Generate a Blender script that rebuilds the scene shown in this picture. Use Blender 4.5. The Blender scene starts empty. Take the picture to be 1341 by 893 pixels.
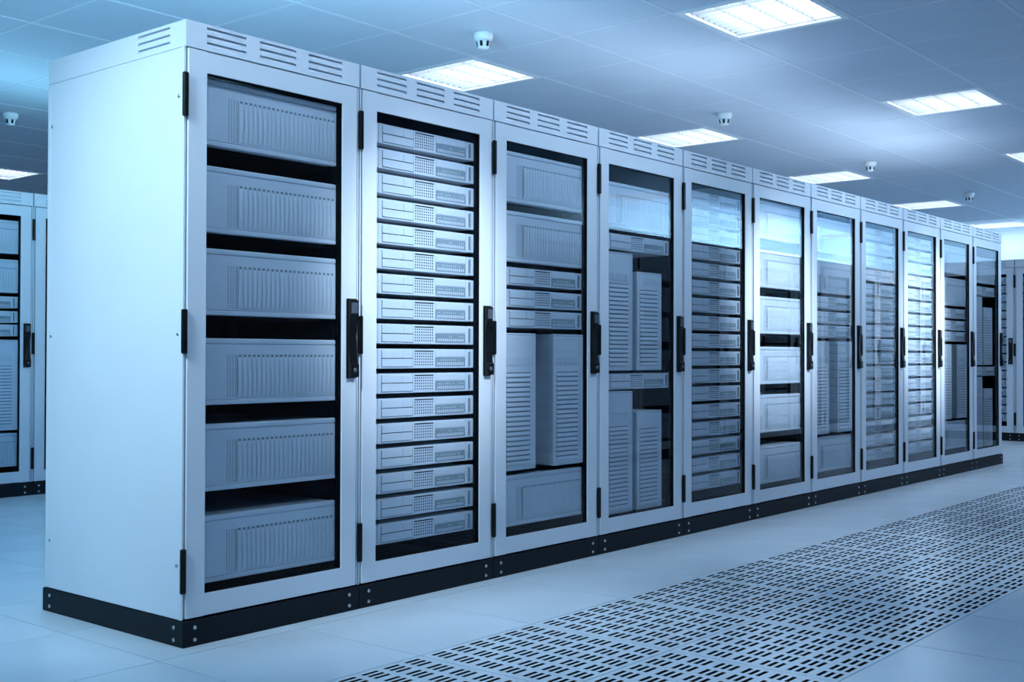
import bpy, bmesh, math, random
from mathutils import Matrix, Vector
random.seed(7)
S = bpy.context.scene
COL = S.collection

# ------------------------------------------------------------------ camera
FPX = 1515.455
CR = Vector((0.63838, -0.76971, 0.00198)); CU = Vector((-0.01105, -0.00660, 0.99992)); CF = Vector((0.76964, 0.63835, 0.01270))
CP = Vector((-2.26756, -3.30433, 0.97460))
cam = bpy.data.cameras.new('camera')
cam.sensor_fit = 'HORIZONTAL'; cam.sensor_width = 36.0; cam.lens = FPX * 36.0 / 1341.0
cam.clip_start = 0.05; cam.clip_end = 100
camo = bpy.data.objects.new('camera', cam); COL.objects.link(camo)
camo.matrix_world = Matrix(((CR.x, CU.x, -CF.x, CP.x), (CR.y, CU.y, -CF.y, CP.y), (CR.z, CU.z, -CF.z, CP.z), (0, 0, 0, 1)))
S.camera = camo
def proj(P):
    d = Vector(P) - CP; z = d.dot(CF)
    if z < 0.05: return None
    return 670.5 + FPX * d.dot(CR) / z, 446.5 - FPX * d.dot(CU) / z, z

# ------------------------------------------------------------------ world, exposure, lights
wd = bpy.data.worlds.new('world'); S.world = wd; wd.use_nodes = True
wd.node_tree.nodes['Background'].inputs[0].default_value = (0.30, 0.55, 1.0, 1)
wd.node_tree.nodes['Background'].inputs[1].default_value = 0.02
vs = S.view_settings
vs.view_transform = 'Standard'; vs.look = 'None'; vs.gamma = 1.0; vs.use_curve_mapping = False
vs.exposure = 0.2
LIGHT = (0.62, 0.81, 1.0)
CYAN = (0.36, 0.80, 1.0)
TUBE = 5.2          # radiance of the fluorescent panels
def lamp(kind, loc, aim, power, color, **kw):
    d = bpy.data.lights.new('lamp', kind); d.energy = power; d.color = color
    for k, v in kw.items(): setattr(d, k, v)
    o = bpy.data.objects.new('lamp', d); COL.objects.link(o); o.location = loc
    o.rotation_euler = (Vector(aim) - Vector(loc)).to_track_quat('-Z', 'Y').to_euler()
    return o
# spots over the aisle: pools on the cabinet fronts
for px, pw in ((1.19, 480), (4.32, 640), (6.85, 900)):
    lamp('SPOT', (px - .3, -2.42, 2.9), (px, 0, 1.25), pw, (.80, .90, 1.0), spot_size=math.radians(27), spot_blend=1.0, shadow_soft_size=0.12)
for sx, pw in ((.9, 110), (3.4, 80), (6.4, 50)):  # spots added to brighten the aisle floor
    lamp('SPOT', (sx, -1.25, 2.92), (sx, -1.2, 0), pw, LIGHT, spot_size=math.radians(50), spot_blend=1.0, shadow_soft_size=0.2)
# strip lamps added along the aisle, out of view, to brighten the upper doors
for lx, pw in ((-.2, 3.6), (2.2, 4.9), (5.4, 6.5), (8.0, 6.5), (10.8, 6)):
    ly = -.95 if lx < 3 else -1.38
    lamp('AREA', (lx, ly, 2.93), (lx, -.0, 2.0 if lx < 3 else 1.8), pw, LIGHT, shape='RECTANGLE', size=2.3, size_y=.12, spread=math.radians(75))
lamp('AREA', (12.6, -1.2, 2.93), (12.6, -2.55, 1.3), 32, (.8, .9, 1.0), shape='RECTANGLE', size=3.0, size_y=.12, spread=math.radians(90))  # extra strip lamp, added to light the opposite row for its reflection
# fixtures of the room outside the picture
for lx, ly, pw, c in ((-2.15, 2.3, 20, CYAN), (-2.15, -2.42, 4, LIGHT),                       (13.2, -2.42, 6, LIGHT), (-2.15, 4.65, 18, CYAN)):
    lamp('AREA', (lx, ly, 2.94), (lx, ly + .001, 0), pw, c, shape='SQUARE', size=.66)
for lx, pw in ((.6, 3.0), (2.6, 3.0), (5.2, 3.0), (7.6, 3.2), (9.8, 3.2)):  # fill lamps added off the fixture grid, aimed at the servers
    lamp('AREA', (lx, -2.42, 2.9), (lx, 0, 1.05), pw, LIGHT, shape='SQUARE', size=.66, spread=math.radians(64))
# spot added beside the near cabinet, for the bright pool on its side panel
lamp('SPOT', (-2.15, -.5, 2.75), (0, .15, 1.35), 350, (.62, .85, .98), spot_size=math.radians(54), spot_blend=1.0, shadow_soft_size=0.3)
# uplights added above the cabinet tops to brighten the ceiling, no fittings there
lamp('AREA', (5.4, .80, 2.14), (5.4, 1.75, 3.0), 27, (.74, .87, 1.0), shape='RECTANGLE', size=8.8, size_y=.35)
lamp('AREA', (.3, .45, 2.14), (1.2, 2.3, 3.0), 110, CYAN, shape='SQUARE', size=.4)
lamp('AREA', (1.8, 4.85, 2.14), (1.8, 4.85, 3.0), 15, CYAN, shape='RECTANGLE', size=3.4, size_y=.35)
for ux, pw in ((4.7, 4), (7.7, 6)):
    lamp('AREA', (ux, .45, 2.14), (ux, 1.2, 3.0), pw, (.75, .88, 1), shape='SQUARE', size=.4)
lamp('AREA', (8.3, .6, 2.14), (10.2, 1.3, 3.0), 6, (.8, .9, 1), shape='SQUARE', size=.5)
# wash lights added to brighten the far wall and the wall behind the other row
lamp('AREA', (15.6, -.4, 2.2), (16.7, -.4, 2.6), 34, (.62, .86, 1.0), shape='RECTANGLE', size=9.5, size_y=.3)
lamp('AREA', (13.4, -4.6, 2.2), (13.4, -5.6, 2.55), 230, (.50, .80, 1.0), shape='RECTANGLE', size=6.0, size_y=.3)

# ------------------------------------------------------------------ materials
MATS = {}
def mat(name, base, rough=.5, metal=0.0, spec=.5, emit=None, estr=0, noise=0.0, nscale=8.0, bump=0.0, bscale=200.0, coat=0.0, stretch=None):
    m = bpy.data.materials.new(name); m.use_nodes = True
    nt = m.node_tree; b = nt.nodes['Principled BSDF']
    b.inputs['Base Color'].default_value = (*base, 1); b.inputs['Roughness'].default_value = rough
    b.inputs['Metallic'].default_value = metal; b.inputs['Specular IOR Level'].default_value = spec
    b.inputs['Coat Weight'].default_value = coat; b.inputs['Coat Roughness'].default_value = .15
    if emit: b.inputs['Emission Color'].default_value = (*emit, 1); b.inputs['Emission Strength'].default_value = estr
    tc = nt.nodes.new('ShaderNodeTexCoord')
    if noise:
        n = nt.nodes.new('ShaderNodeTexNoise'); n.inputs['Scale'].default_value = nscale; n.inputs['Detail'].default_value = 4
        src = tc.outputs['Object']
        if stretch:
            mp = nt.nodes.new('ShaderNodeMapping'); mp.inputs['Scale'].default_value = stretch
            nt.links.new(src, mp.inputs[0]); src = mp.outputs[0]
        nt.links.new(src, n.inputs['Vector'])
        r = nt.nodes.new('ShaderNodeMapRange'); r.inputs[1].default_value = .3; r.inputs[2].default_value = .7
        r.inputs[3].default_value = 1 - noise; r.inputs[4].default_value = 1 + noise
        nt.links.new(n.outputs[0], r.inputs[0])
        mx = nt.nodes.new('ShaderNodeVectorMath'); mx.operation = 'SCALE'; mx.inputs[0].default_value = base
        nt.links.new(r.outputs[0], mx.inputs['Scale']); nt.links.new(mx.outputs[0], b.inputs['Base Color'])
        r2 = nt.nodes.new('ShaderNodeMapRange'); r2.inputs[3].default_value = max(.02, rough - .06); r2.inputs[4].default_value = rough + .06
        nt.links.new(n.outputs[0], r2.inputs[0]); nt.links.new(r2.outputs[0], b.inputs['Roughness'])
    if bump:
        n = nt.nodes.new('ShaderNodeTexNoise'); n.inputs['Scale'].default_value = bscale
        nt.links.new(tc.outputs['Object'], n.inputs['Vector'])
        bp = nt.nodes.new('ShaderNodeBump'); bp.inputs['Strength'].default_value = bump; bp.inputs['Distance'].default_value = .001
        nt.links.new(n.outputs[0], bp.inputs['Height']); nt.links.new(bp.outputs[0], b.inputs['Normal'])
    MATS[name] = m
    return m
PAINT = mat('pale_enamel', (.66, .74, .84), .36, .0, .5, noise=.02, nscale=3, bump=.05, bscale=600)
SIDEP = PAINT
PLINTH = mat('dark_plinth_steel', (.007, .012, .018), .5, 0, .15, noise=.15, nscale=12)
BLACK = mat('black_interior', (.003, .004, .006), .6, 0, .08, noise=.2, nscale=10)
RAILM = mat('black_rail_steel', (.004, .006, .009), .5, 0, .12, noise=.1, nscale=20)
HANDLE = mat('black_plastic', (.003, .004, .005), .3, 0, .3, noise=.1, nscale=30)
GREYB = mat('grey_plastic', (.07, .09, .12), .3, noise=.1, nscale=30)
SCREW = mat('screw_steel', (.5, .55, .6), .3, .9, noise=.05, nscale=60)
SERVER = mat('server_plastic', (.68, .73, .80), .42, noise=.03, nscale=5, bump=.05, bscale=500)
SERVER2 = mat('server_plastic_ribs', (.66, .71, .78), .4, noise=.03, nscale=5)
SDARK = mat('server_panel_grey', (.27, .32, .38), .4, noise=.05, nscale=20)
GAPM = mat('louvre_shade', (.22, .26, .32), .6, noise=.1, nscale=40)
NOTCH = mat('vent_shade', (.24, .28, .34), .6, noise=.1, nscale=40)
HOLE = mat('vent_dark', (.008, .011, .016), .6, 0, .1, noise=.1, nscale=40)
LED = mat('led_green', (.3, .6, .5), .4, emit=(.6, 1.0, .9), estr=.22, noise=.05, nscale=40)
FLOORM = mat('floor_laminate', (.73, .84, .95), .22, noise=.03, nscale=2.5, bump=.02, bscale=60)
FLOORD = mat('floor_void', (.006, .008, .012), .7, noise=.2, nscale=5)
CEILM = mat('ceiling_tile_board', (.53, .63, .75), .8, noise=.02, nscale=3, bump=.2, bscale=250)
CEILR = mat('ceiling_bar_enamel', (.62, .71, .82), .5, noise=.02, nscale=8)
WALLM = mat('wall_paint', (.74, .84, .93), .7, noise=.02, nscale=2, bump=.1, bscale=120)
FIXM = mat('fixture_enamel', (.78, .84, .92), .35, noise=.02, nscale=10)
HOUS = mat('fixture_housing', (.16, .19, .23), .45, noise=.03, nscale=10)
BLADE = mat('louvre_aluminium', (.42, .46, .52), .3, .2, noise=.03, nscale=15)
LAMPM = mat('fluorescent_panel', (.8, .8, .8), .5, emit=(.86, .95, 1.0), estr=TUBE, noise=.01, nscale=5)
DETM = mat('detector_plastic', (.75, .82, .88), .4, noise=.02, nscale=20)
def glass_mat():
    m = bpy.data.materials.new('door_glass'); m.use_nodes = True; nt = m.node_tree
    for n in list(nt.nodes): nt.nodes.remove(n)
    N = nt.nodes.new; L = nt.links.new
    out = N('ShaderNodeOutputMaterial'); mix = N('ShaderNodeMixShader'); tr = N('ShaderNodeBsdfTransparent'); gl = N('ShaderNodeBsdfGlossy')
    tr.inputs[0].default_value = (.90, .94, .97, 1); gl.inputs['Roughness'].default_value = .0
    geo = N('ShaderNodeNewGeometry'); dot = N('ShaderNodeVectorMath'); dot.operation = 'DOT_PRODUCT'
    L(geo.outputs['Normal'], dot.inputs[0]); L(geo.outputs['Incoming'], dot.inputs[1])
    a = N('ShaderNodeMath'); a.operation = 'ABSOLUTE'; L(dot.outputs['Value'], a.inputs[0])
    s = N('ShaderNodeMath'); s.operation = 'SUBTRACT'; s.inputs[0].default_value = 1; L(a.outputs[0], s.inputs[1])
    p = N('ShaderNodeMath'); p.operation = 'POWER'; p.inputs[1].default_value = 3.5; L(s.outputs[0], p.inputs[0])
    r = N('ShaderNodeMapRange'); r.inputs[3].default_value = .004; r.inputs[4].default_value = 1; L(p.outputs[0], r.inputs[0])
    tn = N('ShaderNodeTexNoise'); tn.inputs['Scale'].default_value = 1.5
    L(r.outputs[0], mix.inputs[0]); L(tr.outputs[0], mix.inputs[1]); L(gl.outputs[0], mix.inputs[2]); L(mix.outputs[0], out.inputs[0])
    return m
GLASS = glass_mat()

# ------------------------------------------------------------------ mesh helpers
class MB:
    def __init__(s): s.v = []; s.f = []; s.sm = []
    def quad(s, a, b, c, d, smooth=False):
        n = len(s.v); s.v += [a, b, c, d]; s.f.append((n, n + 1, n + 2, n + 3)); s.sm.append(smooth)
    def box(s, x0, y0, z0, x1, y1, z1):
        n = len(s.v)
        s.v += [(x0, y0, z0), (x1, y0, z0), (x1, y1, z0), (x0, y1, z0), (x0, y0, z1), (x1, y0, z1), (x1, y1, z1), (x0, y1, z1)]
        for q in ((0, 3, 2, 1), (4, 5, 6, 7), (0, 1, 5, 4), (1, 2, 6, 5), (2, 3, 7, 6), (3, 0, 4, 7)):
            s.f.append(tuple(n + i for i in q)); s.sm.append(False)
        return s
    def bbox(s, x0, y0, z0, x1, y1, z1, b=.003, seg=1):
        bm = bmesh.new(); vs_ = [bm.verts.new(c) for c in ((x0, y0, z0), (x1, y0, z0), (x1, y1, z0), (x0, y1, z0), (x0, y0, z1), (x1, y0, z1), (x1, y1, z1), (x0, y1, z1))]
        for q in ((0, 3, 2, 1), (4, 5, 6, 7), (0, 1, 5, 4), (1, 2, 6, 5), (2, 3, 7, 6), (3, 0, 4, 7)): bm.faces.new([vs_[i] for i in q])
        bmesh.ops.bevel(bm, geom=bm.edges[:], offset=b, segments=seg, affect='EDGES', profile=.5)
        bm.verts.index_update(); n = len(s.v); s.v += [tuple(v.co) for v in bm.verts]
        for f in bm.faces: s.f.append(tuple(n + v.index for v in f.verts)); s.sm.append(False)
        bm.free(); return s
    def prism_x(s, prof, x0, x1):      # profile of (y,z) points, extruded along x
        n = len(s.v); k = len(prof)
        s.v += [(x0, y, z) for y, z in prof] + [(x1, y, z) for y, z in prof]
        s.f.append(tuple(n + i for i in range(k))); s.sm.append(False)
        s.f.append(tuple(n + k + i for i in reversed(range(k)))); s.sm.append(False)
        for i in range(k):
            j = (i + 1) % k; s.f.append((n + i, n + k + i, n + k + j, n + j)); s.sm.append(False)
        return s
    def lathe(s, prof, cx, cy, seg=24, axis='z'):   # profile of (r, h)
        n = len(s.v); k = len(prof)
        for i in range(seg):
            a = 2 * math.pi * i / seg
            for r, h in prof:
                if axis == 'z': s.v.append((cx + r * math.cos(a), cy + r * math.sin(a), h))
                elif axis == 'y': s.v.append((cx + r * math.cos(a), h, cy + r * math.sin(a)))
                else: s.v.append((h, cx + r * math.cos(a), cy + r * math.sin(a)))
        for i in range(seg):
            j = (i + 1) % seg
            for q in range(k - 1):
                s.f.append((n + i * k + q, n + j * k + q, n + j * k + q + 1, n + i * k + q + 1)); s.sm.append(True)
        return s
    def mesh(s, name, m):
        me = bpy.data.meshes.new(name); me.from_pydata(s.v, [], s.f); me.polygons.foreach_set('use_smooth', s.sm)
        me.materials.append(m)
        bm = bmesh.new(); bm.from_mesh(me); bmesh.ops.recalc_face_normals(bm, faces=bm.faces[:]); bm.to_mesh(me); bm.free()
        return me
    def obj(s, name, m, parent=None, loc=(0, 0, 0)): return link(name, s.mesh(name, m), parent, loc)
def link(name, me, parent=None, loc=(0, 0, 0), kind=None):
    o = bpy.data.objects.new(name, me); COL.objects.link(o); o.location = loc
    if parent: o.parent = parent
    if kind: o['kind'] = kind
    return o
def empty(name, loc=(0, 0, 0), rz=0):
    o = bpy.data.objects.new(name, None); COL.objects.link(o); o.location = loc; o.rotation_euler = (0, 0, rz); o.empty_display_size = .1
    return o
def tag(o, label, cat, group=None):
    o['label'] = label; o['category'] = cat
    if group: o['group'] = group
    return o
KIDS = {}
def kids(o):
    if o.name not in KIDS: KIDS[o.name] = [c for c in bpy.data.objects if c.parent == o]
    return KIDS[o.name]
def dup(root, loc, rz=0, parent=None):
    r = root.copy(); COL.objects.link(r)
    if parent is None: r.location = loc or (0, 0, 0); r.rotation_euler = (0, 0, rz)
    else: r.parent = parent
    for ch in kids(root): dup(ch, None, parent=r)
    return r
ORD = ['first', 'second', 'third', 'fourth', 'fifth', 'sixth', 'seventh', 'eighth', 'ninth', 'tenth', 'eleventh', 'twelfth',
       'thirteenth', 'fourteenth', 'fifteenth', 'sixteenth', 'seventeenth']

# ------------------------------------------------------------------ room shell
RX0, RX1, RY0, RY1, CZ = -5.0, 16.7, -5.6, 13.0, 3.0
def struct(o): o['kind'] = 'structure'; return o
struct(MB().box(RX0 - .1, RY0 - .1, 0, RX0, RY1 + .1, CZ + .2).obj('wall_left', WALLM))
struct(MB().box(RX1, RY0 - .1, 0, RX1 + .1, RY1 + .1, CZ + .2).obj('wall_right', WALLM))
struct(MB().box(RX0, RY1, 0, RX1, RY1 + .1, CZ + .2).obj('wall_back', WALLM))
struct(MB().box(RX0, RY0 - .1, 0, RX1, RY0, CZ + .2).obj('wall_front', WALLM))

# raised floor: tiles on a dark void
floor = struct(MB().box(RX0 - .1, RY0 - .1, -.30, RX1 + .1, RY1 + .1, -.12).obj('floor', FLOORD))
FT = .585; FX, FY = 1.03, -.667
RW, RD, RH = .7937, .90, 2.10
def inset_tile(sx, sy, t, g=.0018, b=.0015):
    return MB().box(g, g, -t, sx - g, sy - g, 0)
plain_me = inset_tile(FT, FT, .03).mesh('floor_tile', FLOORM)
def perforated():
    m = MB(); g = .0018
    xs = [g]; hx = []
    for k in range(6):
        a = .030 + .0922 * k; hx.append(len(xs)); xs += [a, a + .064]
    xs.append(FT - g); ys = [g]; hy = []
    for k in range(6):
        for j in range(3):
            a = .0185 + .0955 * k + .0262 * j; hy.append(len(ys)); ys += [a, a + .0142]
    ys.append(FT - g)
    t = .03; dark = set()
    for i in range(len(xs) - 1):
        for j in range(len(ys) - 1):
            x0, x1, y0, y1 = xs[i], xs[i + 1], ys[j], ys[j + 1]
            if i in hx and j in hy:
                # rear wall pieces of the slot
                dark.update(range(len(m.f), len(m.f) + 4))
                m.quad((x0, y0, 0), (x1, y0, 0), (x1, y0, -t), (x0, y0, -t)); m.quad((x0, y1, 0), (x1, y1, 0), (x1, y1, -t), (x0, y1, -t))
                m.quad((x0, y0, 0), (x0, y1, 0), (x0, y1, -t), (x0, y0, -t)); m.quad((x1, y0, 0), (x1, y1, 0), (x1, y1, -t), (x1, y0, -t))
            else:
                m.quad((x0, y0, 0), (x1, y0, 0), (x1, y1, 0), (x0, y1, 0))
    for a, b in (((g, g), (FT - g, g)), ((FT - g, g), (FT - g, FT - g)), ((FT - g, FT - g), (g, FT - g)), ((g, FT - g), (g, g))):
        m.quad((*a, 0), (*b, 0), (*b, -t), (*a, -t))
    me = bpy.data.meshes.new('perforated_floor_tile'); me.from_pydata(m.v, [], m.f); me.materials.append(FLOORM); me.materials.append(FLOORD)
    for k in dark: me.polygons[k].material_index = 1
    return me
perf_me = perforated()
def frame_area(x0, x1, y0, y1, z):
    """projected size if any of it is in the frame, else 0"""
    best = 0
    pts = [proj((x, y, z)) for x in (x0, (x0 + x1) / 2, x1) for y in (y0, (y0 + y1) / 2, y1)]
    if not any(p and -25 < p[0] < 1366 and -25 < p[1] < 918 for p in pts): return 0
    p = proj(((x0 + x1) / 2, (y0 + y1) / 2, z))
    return 1.0 / max(p[2], .3) ** 2 if p else .01
cells = []
for i in range(-11, 28):
    for j in range(-9, 24):
        x0, y0 = FX + FT * i, FY + FT * j
        if x0 + FT < RX0 or x0 > RX1 or y0 + FT < RY0 or y0 > RY1: continue
        covered = (x0 > .05 and x0 + FT < 8.7 and y0 > .02 and y0 + FT < .9)
        a = 0 if covered else frame_area(x0, x0 + FT, y0, y0 + FT, 0)
        if a and y0 > .9:     # behind the long row: hidden unless left of its end
            p = proj((x0, y0 + FT, 0))
            if p and p[0] > 90: a = 0
        cells.append((a, x0, y0, j in (-1, -2)))
cells.sort(key=lambda c: -c[0])
rest = MB(); restp = MB(); n = 0
for a, x0, y0, pf in cells:
    if a > 0 and n < 270:
        n += 1
        link('perforated_floor_tile' if pf else 'floor_tile', perf_me if pf else plain_me, floor, (x0, y0, 0))
    else:
        if pf and x0 > -3: link('perforated_floor_tile', perf_me, floor, (x0, y0, 0))
        else: rest.box(x0 + .0012, y0 + .0012, -.03, x0 + FT - .0012, y0 + FT - .0012, 0)
r_ = rest.obj('floor_tile_field', FLOORM, floor); r_['kind'] = 'stuff'

# ceiling: tiles between bars
ceil = struct(MB().box(RX0 - .1, RY0 - .1, CZ + .16, RX1 + .1, RY1 + .1, CZ + .24).obj('ceiling', FIXM))
CX, CY, TX, TY = 4.34, -.47, .767, .785
tile_me = MB().bbox(.010, .010, 0, TX - .010, TY - .010, .02, .004).mesh('ceiling_tile', CEILM)
LIGHTS = []          # (x cell, y cell) of the fixtures that are built
for li in range(0, 5):
    for lj in (-2, 0, 1, 4):
        LIGHTS.append((-1 + 4 * li, 3 * lj))
keep = []
for (i, j) in LIGHTS:
    x, y = CX + TX * (i + .5), CY + TY * (j + .5)
    if y > 5:
        if abs(x - 3.95) < .1: keep.append((i, j))
    elif y < -3:
        if x > 9: keep.append((i, j))
    elif x > 3: keep.append((i, j))
LIGHTS = keep
cc = []
for i in range(-13, 17):
    for j in range(-7, 18):
        x0, y0 = CX + TX * i, CY + TY * j
        if x0 + TX < RX0 or x0 > RX1 or y0 + TY < RY0 or y0 > RY1 or (i, j) in LIGHTS: continue
        cc.append((frame_area(x0, x0 + TX, y0, y0 + TY, CZ), x0, y0))
cc.sort(key=lambda c: -c[0])
rest = MB()
for k, (a, x0, y0) in enumerate(cc):
    if a > 0 and k < 280: link('ceiling_tile', tile_me, ceil, (x0, y0, CZ))
    else: rest.box(x0 + .010, y0 + .010, CZ, x0 + TX - .010, y0 + TY - .010, CZ + .02)
r_ = rest.obj('ceiling_tile_field', CEILM, ceil); r_['kind'] = 'stuff'
bx = MB().box(-.0115, RY0, 0, .0115, RY1, .03).mesh('ceiling_bar', CEILR)
by = MB().box(RX0, -.013, 0, RX1, .013, .03).mesh('ceiling_bar', CEILR)
for i in range(-12, 17):
    x = CX + TX * i
    if RX0 < x < RX1: link('ceiling_bar', bx, ceil, (x, 0, CZ - .001))
for j in range(-6, 18):
    y = CY + TY * j
    if RY0 < y < RY1: link('ceiling_bar', by, ceil, (0, y, CZ - .002))

# ------------------------------------------------------------------ ceiling lights
def make_light():
    r = empty('ceiling_light', (0, 0, 0))
    # local origin = centre of the cell at ceiling level; opening .69 x .70
    ox, oy = TX / 2 - .012, TY / 2 - .013; ix, iy = .335, .345
    m = MB()
    m.box(-ox, -oy, -.004, ox, -iy, .012); m.box(-ox, iy, -.004, ox, oy, .012); m.box(-ox, -iy, -.004, -ix, iy, .012); m.box(ix, -iy, -.004, ox, iy, .012)
    m.obj('light_frame', FIXM, r)
    m = MB(); t = .004; h = .085
    m.box(-ix - t, -iy - t, 0.012, ix + t, -iy, h); m.box(-ix - t, iy, 0.012, ix + t, iy + t, h)
    m.box(-ix - t, -iy, 0.012, -ix, iy, h); m.box(ix, -iy, 0.012, ix + t, iy, h); m.box(-ix - t, -iy - t, h, ix + t, iy + t, h + t)
    m.obj('light_housing', HOUS, r)
    MB().box(-ix + .002, -iy + .002, h - .008, ix - .002, iy - .002, h - .002).obj('lamp_panel', LAMPM, r)
    me = MB().prism_x([(-.001, .012), (.001, .012), (.0015, .028), (-.0015, .028)], -ix, ix)
    me = me.mesh('reflector_fin', BLADE)
    for k in (-1, 0, 1): link('reflector_fin', me, r, (0, k * .172, 0))
    b = MB().box(-.0012, -iy, .006, .0012, iy, .028).mesh('louvre_blade', BLADE)
    for k in range(10): link('louvre_blade', b, r, (-.302 + k * .0671, 0, 0))
    return r
L0 = make_light()
first = True
for (i, j) in sorted(LIGHTS, key=lambda c: (c[1], c[0])):
    x, y = CX + TX * (i + .5), CY + TY * (j + .5)
    o = L0 if first else dup(L0, None)
    first = False
    o.location = (x, y, CZ)
    k = (i + 1) // 4
    if j == 0: lab = ['', 'louvred ceiling light at the top edge, largest in the picture', 'louvred ceiling light below the largest one, at the right', 'louvred ceiling light cut by the right edge of the picture', 'far louvred ceiling light over the aisle end'][k] if False else \
        {1: 'louvred square ceiling light at the top edge, largest in the picture', 2: 'louvred square ceiling light at the right, next after the largest', 3: 'small louvred ceiling light cut off by the right picture edge', 4: 'farthest louvred ceiling light over the aisle'}.get(k, 'largest louvred square ceiling light, at the top edge of the picture')
    elif j == 3: lab = {0: 'louvred ceiling light behind the top of the second and third cabinets', 1: 'louvred ceiling light above the top of the fifth cabinet', 2: 'dim louvred ceiling light above the top of the seventh cabinet', 3: 'small louvred ceiling light above the top of the ninth cabinet', 4: 'farthest louvred ceiling light, against the bright far wall'}[k]
    elif j > 3: lab = 'louvred ceiling light at the left edge, above the cabinet behind'
    else: lab = 'louvred ceiling light behind the opposite row, %s in line, mirrored in the glass' % ORD[k - 2 if k > 1 else k]
    if j == 0: lab = {0: 'largest louvred square ceiling light, at the top edge of the picture', 1: 'louvred square ceiling light at the right, next in line after the largest', 2: 'small louvred ceiling light cut off by the right picture edge', 3: 'louvred ceiling light over the far aisle, beyond the right picture edge', 4: 'last louvred ceiling light over the aisle, near the far wall'}[k]
    tag(o, lab, 'ceiling light', 'square ceiling lights' if j >= 0 else 'ceiling lights over the opposite row')

# ------------------------------------------------------------------ smoke detectors
def make_detector():
    r = empty('smoke_detector', (0, 0, 0))
    MB().lathe([(0, 0), (.062, 0), (.064, -.012), (.060, -.030), (.052, -.048), (.0, -.048)], 0, 0, 28).obj('detector_base', DETM, r)
    MB().lathe([(0, -.046), (.046, -.048), (.036, -.092), (.028, -.100), (0, -.102)], 0, 0, 28).obj('detector_head', DETM, r)
    s = MB(); a0, z0, z1 = .0085, -.056, -.088
    for v in ((-a0, .0445, z0), (a0, .0445, z0), (a0, .0385, z1), (-a0, .0385, z1), (-a0, .035, z0), (a0, .035, z0), (a0, .030, z1), (-a0, .030, z1)): s.v.append(v)
    for q in ((0, 1, 2, 3), (4, 7, 6, 5), (0, 4, 5, 1), (1, 5, 6, 2), (2, 6, 7, 3), (3, 7, 4, 0)): s.f.append(q); s.sm.append(False)
    me = s.mesh('sensor_slot', HOLE)
    for k in range(6):
        o = link('sensor_slot', me, r); o.rotation_euler = (0, 0, math.pi * 2 * k / 6 + .9)
    return r
D0 = make_detector()
for k, (x, y, lab) in enumerate(((3.19, 1.46, 'white round smoke detector above the near ceiling light, nearest of all'), (6.27, 1.48, 'white smoke detector beside the light over the fifth cabinet'),
                                 (9.36, 1.50, 'small white smoke detector over the seventh cabinet'), (12.37, 1.48, 'smallest and farthest white smoke detector, at the right'),
                                 (2.50, 6.12, 'white smoke detector at the left picture edge'))):
    o = D0 if k == 0 else dup(D0, None)
    o.location = (x, y, CZ - .0005); tag(o, lab, 'smoke detector', 'ceiling smoke detectors')

# ------------------------------------------------------------------ cabinets
WX0, WX1, WZ0, WZ1 = .091, .703, .169, 1.934
DX0, DX1, DZ0, DZ1 = .0155, .7785, .0935, 2.0065
HZ0 = 2.0105
def slit_plate(m, u0, u1, z0, z1, slits_u, slits_z, place, depth=.011):
    """flat plate with louvred slits; place(u, d, z) -> xyz, d is the depth into the plate"""
    us = sorted({u0, u1, *[a for s in slits_u for a in s]}); zs = sorted({z0, z1, *[a for s in slits_z for a in s]})
    for i in range(len(us) - 1):
        for j in range(len(zs) - 1):
            a, b, c, d = us[i], us[i + 1], zs[j], zs[j + 1]
            if (a, b) in slits_u and (c, d) in slits_z:
                m.quad(place(a, 0.0015, c), place(b, 0.0015, c), place(b, depth, d), place(a, depth, d))
                m.quad(place(a, 0, d), place(b, 0, d), place(b, depth, d), place(a, depth, d))
                m.quad(place(a, 0, c), place(a, 0, d), place(a, depth, d), place(a, .0015, c)); m.quad(place(b, 0, c), place(b, 0, d), place(b, depth, d), place(b, .0015, c))
                m.quad(place(a, 0, c), place(b, 0, c), place(b, .0015, c), place(a, .0015, c))
            else: m.quad(place(a, 0, c), place(b, 0, c), place(b, 0, d), place(a, 0, d))
SZ = [(2.0775, 2.0900), (2.0525, 2.0650), (2.0275, 2.0400)]
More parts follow.
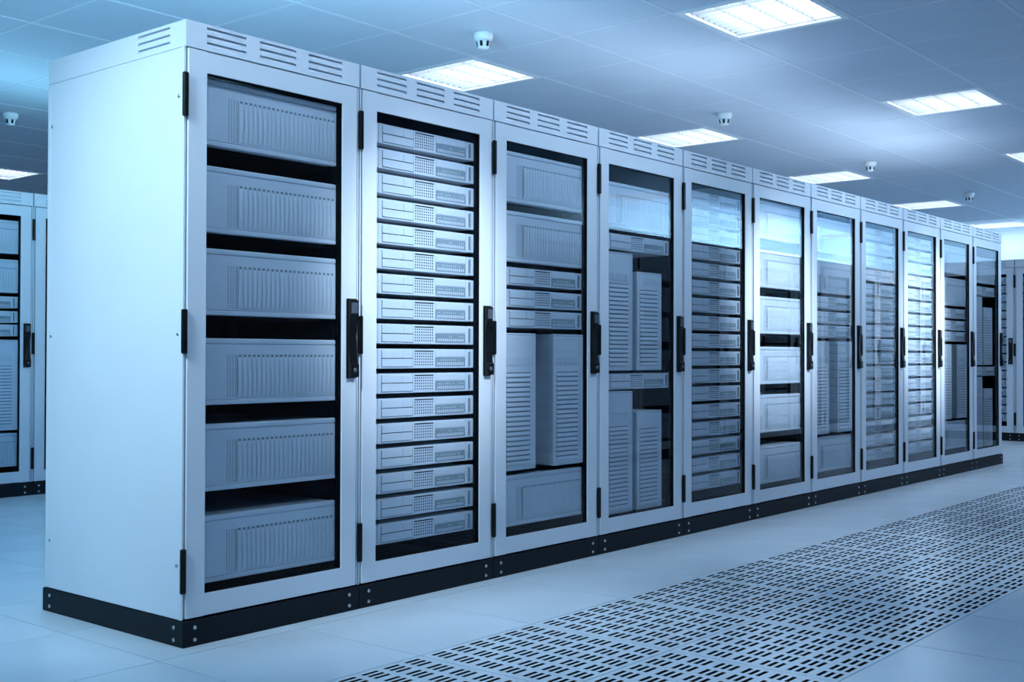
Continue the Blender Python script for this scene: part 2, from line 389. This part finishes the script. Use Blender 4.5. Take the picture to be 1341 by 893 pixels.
def make_rack(end=False):
    r = empty('server_cabinet')
    # header with louvred slits in front, at the left side too
    m = MB(); hx0, hx1, hy0, hy1 = .0050, RW - .0050, 0.0, .893
    slit_plate(m, hx0, hx1, HZ0, RH, [(.089, .254), (.312, .477), (.535, .700)], SZ, lambda u, d, z: (u, hy0 + d, z))
    slit_plate(m, hy0, hy1, HZ0, RH, [(.092, .285)] if end else [], SZ if end else [], lambda u, d, z: (hx0 + d, u, z))
    m.quad((hx1, hy0, HZ0), (hx1, hy1, HZ0), (hx1, hy1, RH), (hx1, hy0, RH)); m.quad((hx0, hy1, HZ0), (hx1, hy1, HZ0), (hx1, hy1, RH), (hx0, hy1, RH))
    m.quad((hx0, hy0, RH), (hx1, hy0, RH), (hx1, hy1, RH), (hx0, hy1, RH)); m.quad((hx0, hy0, HZ0), (hx1, hy0, HZ0), (hx1, hy1, HZ0), (hx0, hy1, HZ0))
    m.obj('vented_header', PAINT, r)
    # side panels, back, corner posts
    z0, z1 = .0905, 2.0085
    for x0, x1 in ((.003, .010), (RW - .010, RW - .003)):
        sp = MB().bbox(x0, .022, z0, x1, .872, z1, .0015).obj('side_panel', PAINT, r)
        if end and x0 < .1:
            for y_, z_ in ((.034, 1.845), (.034, 1.045), (.034, .270), (.860, 1.845), (.860, 1.045), (.860, .270)):
                MB().lathe([(0, .0005), (.006, .0005), (.007, .0032), (0, .0032)], y_, z_, 12, 'x').obj('panel_screw', SCREW, sp)
    MB().bbox(.003, .873, z0, RW - .003, .893, z1, .0015).obj('back_panel', PAINT, r)
    for x0, x1 in ((.0025, .0095), (RW - .0095, RW - .0025)): MB().box(x0, .005, z0, x1, .0215, z1).obj('corner_post', PAINT, r)
    # dark inner shell, open to the front
    m = MB(); a0, a1, b0, b1, c0, c1 = .011, RW - .011, .031, .871, .094, 2.006
    m.quad((a0, b0, c0), (a0, b1, c0), (a0, b1, c1), (a0, b0, c1)); m.quad((a1, b0, c0), (a1, b1, c0), (a1, b1, c1), (a1, b0, c1))
    m.quad((a0, b1, c0), (a1, b1, c0), (a1, b1, c1), (a0, b1, c1)); m.quad((a0, b0, c0), (a1, b0, c0), (a1, b1, c0), (a0, b1, c0)); m.quad((a0, b0, c1), (a1, b0, c1), (a1, b1, c1), (a0, b1, c1))
    m.obj('inner_shell', BLACK, r)
    for x0, x1 in ((WX0 - .045, WX0 - .0005), (WX1 + .0005, WX1 + .045)):
        m = MB().box(x0, .042, .10, x1, .060, 2.0); m.box(x0, .70, .10, x1, .718, 2.0); m.obj('mounting_rail', RAILM, r)
    # plinth
    pl = MB().bbox(.001, -.006, 0, RW - .001, .906, .0868, .0025).obj('plinth', PLINTH, r)
    sm = MB().lathe([(0, -.0095), (.0062, -.009), (.007, -.0055), (0, -.0055)], 0, 0, 12, 'y').mesh('plinth_screw', SCREW)
    for x_ in (.048, .741):
        for z_ in (.0215, .0625): link('plinth_screw', sm, pl, (x_, 0, z_))
    if end:
        sx = MB().lathe([(0, -.0025), (.0062, -.002), (.007, .0015), (0, .0015)], 0, 0, 12, 'x').mesh('plinth_screw', SCREW)
        for y_ in (.045, .852):
            for z_ in (.0215, .0625): link('plinth_screw', sx, pl, (0, y_, z_))
    MB().box(.006, .004, .0868, RW - .006, .89, .0935).obj('plinth_gap_shade', BLACK, r)  # solid black strip standing in for the shadow in the gap above the plinth
    # door with its glass, hinges and handle
    m = MB(); b = .0018
    m.bbox(DX0, 0, DZ0, WX0, .03, DZ1, b); m.bbox(WX1, 0, DZ0, DX1, .03, DZ1, b)
    m.box(WX0 - b, 0, DZ0 + b, WX1 + b, .03, WZ0); m.box(WX0 - b, 0, WZ1, WX1 + b, .03, DZ1 - b)
    d = m.obj('door', PAINT, r)
    m = MB(); w_ = .001
    m.box(WX0, .004, WZ0, WX0 + w_, .03, WZ1); m.box(WX1 - w_, .004, WZ0, WX1, .03, WZ1); m.box(WX0 + w_, .004, WZ0, WX1 - w_, .03, WZ0 + w_); m.box(WX0 + w_, .004, WZ1 - w_, WX1 - w_, .03, WZ1)
    m.obj('window_gasket', BLACK, d)
    MB().box(WX0 + w_, .012, WZ0 + w_, WX1 - w_, .016, WZ1 - w_).obj('door_glass', GLASS, d)
    hm = MB(); hm.bbox(-.0085, -.012, 0, .0115, .003, .149, .0035); hm = hm.mesh('hinge', HANDLE)
    for z_ in (1.772, .979, .180): link('hinge', hm, d, (0, 0, z_))
    prof = [(0, .891), (-.024, .891), (-.026, .896), (-.026, .940), (-.020, .944), (-.017, .965), (-.012, 1.01), (-.011, 1.05), (-.014, 1.09), (-.020, 1.125), (-.021, 1.180), (-.017, 1.188), (0, 1.188)]
    h = MB().prism_x(prof, .729, .769).obj('handle', HANDLE, d)
    MB().bbox(.725, -.006, .887, .773, .0, 1.192, .002).obj('handle_plate', HANDLE, d)
    MB().bbox(.733, -.0235, 1.135, .765, -.0195, 1.176, .001).obj('handle_button', GREYB, d)
    MB().lathe([(0, -.0285), (.009, -.028), (.010, -.024), (0, -.024)], .749, .918, 14, 'y').obj('handle_lock', GREYB, d)
    return r

# ------------------------------------------------------------------ servers (local origin: left bottom of the front)
SW = .612
def hole_grid(x0, x1, nx, z0, z1, nz, wx, wz, y=-.0006, depth=.002):
    m = MB()
    for i in range(nx):
        for j in range(nz):
            cx = x0 + (x1 - x0) * i / (nx - 1); cz = z0 + (z1 - z0) * j / (nz - 1)
            m.box(cx - wx / 2, y, cz - wz / 2, cx + wx / 2, y + depth, cz + wz / 2)
    return m
def make_box():
    H = .230; r = empty('server')
    MB().box(.004, .0205, .003, SW - .004, .62, H - .003).obj('chassis', SERVER, r)
    m = MB(); m.bbox(0, 0, .0185, SW, .020, H - .0215, .0012); m.bbox(0, -.002, H - .020, SW, .020, H, .005, 2); m.bbox(0, -.002, 0, SW, .020, .017, .004, 2)
    m.box(.002, .003, .01, SW - .002, .0195, H - .01)
    m.obj('bezel', SERVER, r)
    m = MB(); x0, x1, z0, z1 = .158, SW - .008, .026, .164; n = 22; p = (x1 - x0) / n; NZ = 8; prof = ((0, 0), (.16, .75), (.34, 1), (.66, 1), (.82, .8), (.88, 0))
    for k in range(n):
        base = len(m.v)
        for j in range(NZ + 1):
            t = j / NZ; z = z0 + (z1 - z0) * t; bulge = .010 * math.sin(math.pi * t) ** .8 + .0015
            for (u, hh) in prof: m.v.append((x0 + p * (k + u), -.0003 - bulge * .25 - .0045 * hh * (0.35 + .65 * math.sin(math.pi * t) ** .5), z))
        q = len(prof)
        for j in range(NZ):
            for u in range(q - 1):
                a = base + j * q + u; m.f.append((a, a + 1, a + q + 1, a + q)); m.sm.append(False)
        for j in (0, NZ):
            a = base + j * q; m.f.append(tuple(a + u for u in range(q))); m.sm.append(False)
    o = m.obj('ribbed_front', SERVER2, r); o['kind'] = 'stuff'
    m = MB()
    for k in range(n): m.box(x0 + p * (k + .2), -.0006, .1655, x0 + p * (k + .75), .001, .1735)
    m.box(.1535, -.0006, z0 - .002, .1555, .001, .172)
    o = m.obj('vent_notch', NOTCH, r); o['kind'] = 'stuff'
    o = hole_grid(.115, .148, 4, .028, .170, 20, .0048, .0034).obj('vent_mesh', NOTCH, r); o['kind'] = 'stuff'
    return r
def make_slim(var):
    H = .080; r = empty('server'); rnd = random.Random(var * 13 + 5)
    MB().box(.003, .0125, .001, SW - .003, .60, H - .001).obj('chassis', SERVER, r)
    m = MB(); m.bbox(.0, 0, 0, .0395, .012, H, .0025); m.bbox(.0415, 0, 0, .5595, .012, H, .002); m.bbox(.5615, 0, 0, SW, .012, H, .0025); m.box(.01, .004, .004, SW - .01, .0118, H - .004)
    m.obj('faceplate', SERVER, r)
    bm_ = MB().bbox(0, 0, 0, .174, .003, .0315, .001).mesh('drive_bay', SERVER); link('drive_bay', bm_, r, (.062, -.0025, .008))
    MB().bbox(.062, -.0025, .0425, .179, .0005, .0725, .001).obj('drive_bay', SERVER, r)
    MB().bbox(.181, -.0025, .0425, .236, .0005, .0725, .001).obj('drive_bay', SERVER, r)
    m = MB(); m.box(.060, -.0004, .0397, .238, .001, .0423); m.box(.0597, -.0004, .006, .0612, .001, .0745); m.box(.2367, -.0004, .006, .2382, .001, .0745); m.box(.060, -.0004, .0060, .238, .001, .0075)
    o = m.obj('bay_seam', HOLE, r)
    MB().box(.248, -.0006, .0685, .360, .002, .0732).obj('vent_slot', HOLE, r)
    o = hole_grid(.2515, .353, 9, .0150, .0605, 5, .0050, .0060).obj('vent_mesh', HOLE, r); o['kind'] = 'stuff'
    MB().bbox(.371, -.0022, .0475, .556, .0005, .0745, .001).obj('cover_panel', SERVER, r)
    MB().box(.371, -.0012, .0075, .556, .001, .0452).obj('status_panel', SDARK, r)
    m = MB(); m2 = MB()
    for k in range(14):
        x = .384 + .0122 * k
        if rnd.random() < .62: m.box(x - .002, -.0022, .031, x + .002, -.0008, .037)
        m2.box(x - .0035, -.0020, .0125, x + .0035, -.0008, .0245)
    o = m.obj('indicator_light', LED, r); o['kind'] = 'stuff'
    o = m2.obj('port_row', HOLE if False else SERVER, r); o['kind'] = 'stuff'
    MB().bbox(.0165, -.010, .010, .0225, .001, .070, .002).obj('pull_handle', SDARK, r)
    MB().bbox(.577, -.010, .010, .583, .001, .070, .002).obj('pull_handle', SDARK, r)
    return r
def make_tower(H, fins=True):
    W = .239; r = empty('tower_server')
    MB().bbox(.001, .0185, .001, W - .001, .58, H - .001, .003).obj('chassis', SERVER, r)
    m = MB(); m.bbox(0, 0, 0, W, .018, H - .0105, .005, 2); m.bbox(0, 0, H - .009, W, .018, H, .003)
    m.box(.003, .003, .01, W - .003, .0178, H - .003)
    m.obj('bezel', SERVER, r)
    m = MB(); x0, x1 = .024, .194; top = H - .157 if fins else H - .075; n = int((top - .024) / .0221)
    for k in range(n):
        z = .024 + .0221 * k
        m.prism_x([(.0, z), (-.0048, z + .0015), (-.0042, z + .006), (.0, z + .0165)], x0, x1)
    o = m.obj('louvre_grille', SERVER2, r); o['kind'] = 'stuff'
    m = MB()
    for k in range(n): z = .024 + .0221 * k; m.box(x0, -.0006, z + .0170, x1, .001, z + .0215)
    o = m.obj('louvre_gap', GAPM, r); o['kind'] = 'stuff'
    if fins:
        m = MB()
        for k in range(11): m.box(x0 + .0155 * k, -.0022, top + .010, x0 + .0155 * k + .011, .001, top + .048)
        o = m.obj('fin_row', SERVER2, r); o['kind'] = 'stuff'
    return r
PROTO = {'box': make_box()}
for v in range(4): PROTO['slim%d' % v] = make_slim(v)
PROTO['tower_tall'] = make_tower(.621); PROTO['tower_mid'] = make_tower(.602); PROTO['tower_low'] = make_tower(.514, False)
USED = set()
LAY = {
    'A': [('box', 0, z) for z in (1.697, 1.397, 1.1125, .803, .507, .194)],
    'B': [('slim', 0, 1.820 - .0998 * k) for k in range(17)],
    'C': [('box', 0, 1.670), ('box', 0, 1.400), ('slim', 0, 1.295), ('slim', 0, 1.195), ('slim', 0, 1.102), ('tower_tall', .002, .456), ('tower_tall', .3712, .456), ('box', 0, .205)],
    'D': [('box', 0, 1.626), ('slim', 0, 1.515), ('tower_mid', .027, .900), ('tower_low', .305, .900), ('slim', 0, .804), ('tower_tall', .027, .174), ('tower_low', .305, .174)],
}
NAME = {'box': 'big ribbed server', 'slim': 'slim flat server'}
nslim = 0
def shelf_for(rack, items):
    zs = set()
    for kind, x, z in items:
        if kind == 'slim': continue
        zs.add(round(z, 4))
    for z in sorted(zs):
        m = MB().box(WX0 + .0005, .075, z - .0045, WX1 - .0005, .69, z - .0003)
        m.box(WX0 - .03, .0605, z - .0045, WX0 + .0004, .699, z + .02); m.box(WX1 - .0004, .0605, z - .0045, WX1 + .03, .699, z + .02)
        m.obj('shelf', RAILM, rack)
def fill(rack, loc, rz, lay, where, group_where, shared=False):
    global nslim
    shelf_for(rack, LAY[lay])
    M = Matrix.Translation(loc) @ Matrix.Rotation(rz, 4, 'Z')
    cnt = {}; tot = {}
    for kind, x, z in LAY[lay]: k = kind.split('_')[0]; tot[k] = tot.get(k, 0) + 1
    for kind, x, z in LAY[lay]:
        key = kind
        if kind == 'slim': key = 'slim%d' % (nslim % 4); nslim += 1
        src = PROTO[key]
        p = M @ Vector((WX0 + x, .0235 if kind == 'tower_tall' and lay == 'C' else .035, z))
        if key in USED: o = dup(src, p, rz)
        else: o = src; USED.add(key); o.location = p; o.rotation_euler = (0, 0, rz)
        k = kind.split('_')[0]; i = cnt.get(k, 0); cnt[k] = i + 1
        if k == 'tower':
            if lay == 'C': d = ['left tall louvred tower server', 'right tall louvred tower server'][i]
            else: d = ['upper left louvred tower server', 'upper right shorter louvred tower server', 'lower left louvred tower server', 'lower right shorter louvred tower server'][i]
            lab = '%s in %s' % (d, where)
        elif tot[k] == 1: lab = '%s at the top of %s' % ('only ' + NAME[k], where)
        else: lab = '%s, %s, in %s' % (NAME[k], 'topmost of %d' % tot[k] if i == 0 else 'lowest' if i == tot[k] - 1 else ORD[i] + ' from top', where)
        tag(o, lab, 'server', '%s servers in %s' % (k, group_where))
R0 = make_rack(True); R1 = make_rack(False)
seq = 'ABCDBACBBCD'
desc = {'A': 'six big ribbed servers', 'B': 'a full stack of slim servers', 'C': 'boxes above two tall towers', 'D': 'four louvred towers'}
racks = []
for n, lay in enumerate(seq):
    loc = (n * RW, 0, 0)
    if n == 0: r = R0
    elif n == 1: r = R1; r.location = loc
    else: r = dup(R1, loc)
    racks.append((r, loc, 0, lay, n))
extra = []
def extra_rack(loc, rz, lay, lab, group, where, shared=False):
    extra.append((dup(R1, loc, rz), loc, rz, lay, lab, group, where, shared))
# cabinet row behind, at the left
extra_rack((1.805 - RW, 4.41, 0), 0, 'C', 'pale glass-doored cabinet at the left edge, standing behind the long row', 'cabinets of the row behind', 'the cabinet at the left edge')
extra_rack((1.805, 4.41, 0), 0, None, 'cabinet behind the long row, mostly hidden by its near end', 'cabinets of the row behind', '')
# cross row at the far end
HP = -math.pi / 2
extra_rack((11.75, .766 + RW, 0), HP, 'B', 'cabinet of the far cross row, half hidden by the long row end', 'cabinets of the far cross row', 'the half hidden far cabinet')
extra_rack((11.75, .766, 0), HP, 'B', 'cabinet of the far cross row, cut by the right picture edge', 'cabinets of the far cross row', 'the far cabinet at the right edge')
for k in (1, 2): extra_rack((11.75, .766 - RW * k, 0), HP, None, ['cabinet of the far cross row, second past the right picture edge', 'end cabinet of the far cross row, mirrored in the last glass doors'][k - 1], 'cabinets of the far cross row', '')
# opposite row, mirrored in the glass doors
OP = ['C', 'B', 'A', None, None, 'C', 'A', 'B', 'B', 'B', 'B', 'A']
for k in range(12):
    extra_rack((5.05 + RW * (k + 1), -2.55, 0), math.pi, ['B', 'C', 'A', 'B', 'C', 'B', 'A', 'B', 'C', 'B', 'B', 'B'][k], 'cabinet of the opposite row, %s from its near end, mirrored in the glass doors' % ORD[k], 'cabinets of the opposite row', 'the %s cabinet of the opposite row' % ORD[k])
for r, loc, rz, lay, n in racks:
    who = 'nearest cabinet of the long row' if n == 0 else 'farthest cabinet of the long row' if n == 10 else '%s cabinet of the long row' % ORD[n]
    tag(r, 'pale %s, holding %s' % (who, desc[lay]), 'server cabinet', 'cabinets of the long row')
    fill(r, loc, rz, lay, 'the ' + who, 'the ' + who)
for r, loc, rz, lay, lab, group, where, shared in extra:
    tag(r, lab, 'server cabinet', group)
    if lay: fill(r, loc, rz, lay, where, where, shared)
for k, o in PROTO.items():
    if k not in USED:
        for c in list(o.children): bpy.data.objects.remove(c)
        bpy.data.objects.remove(o)
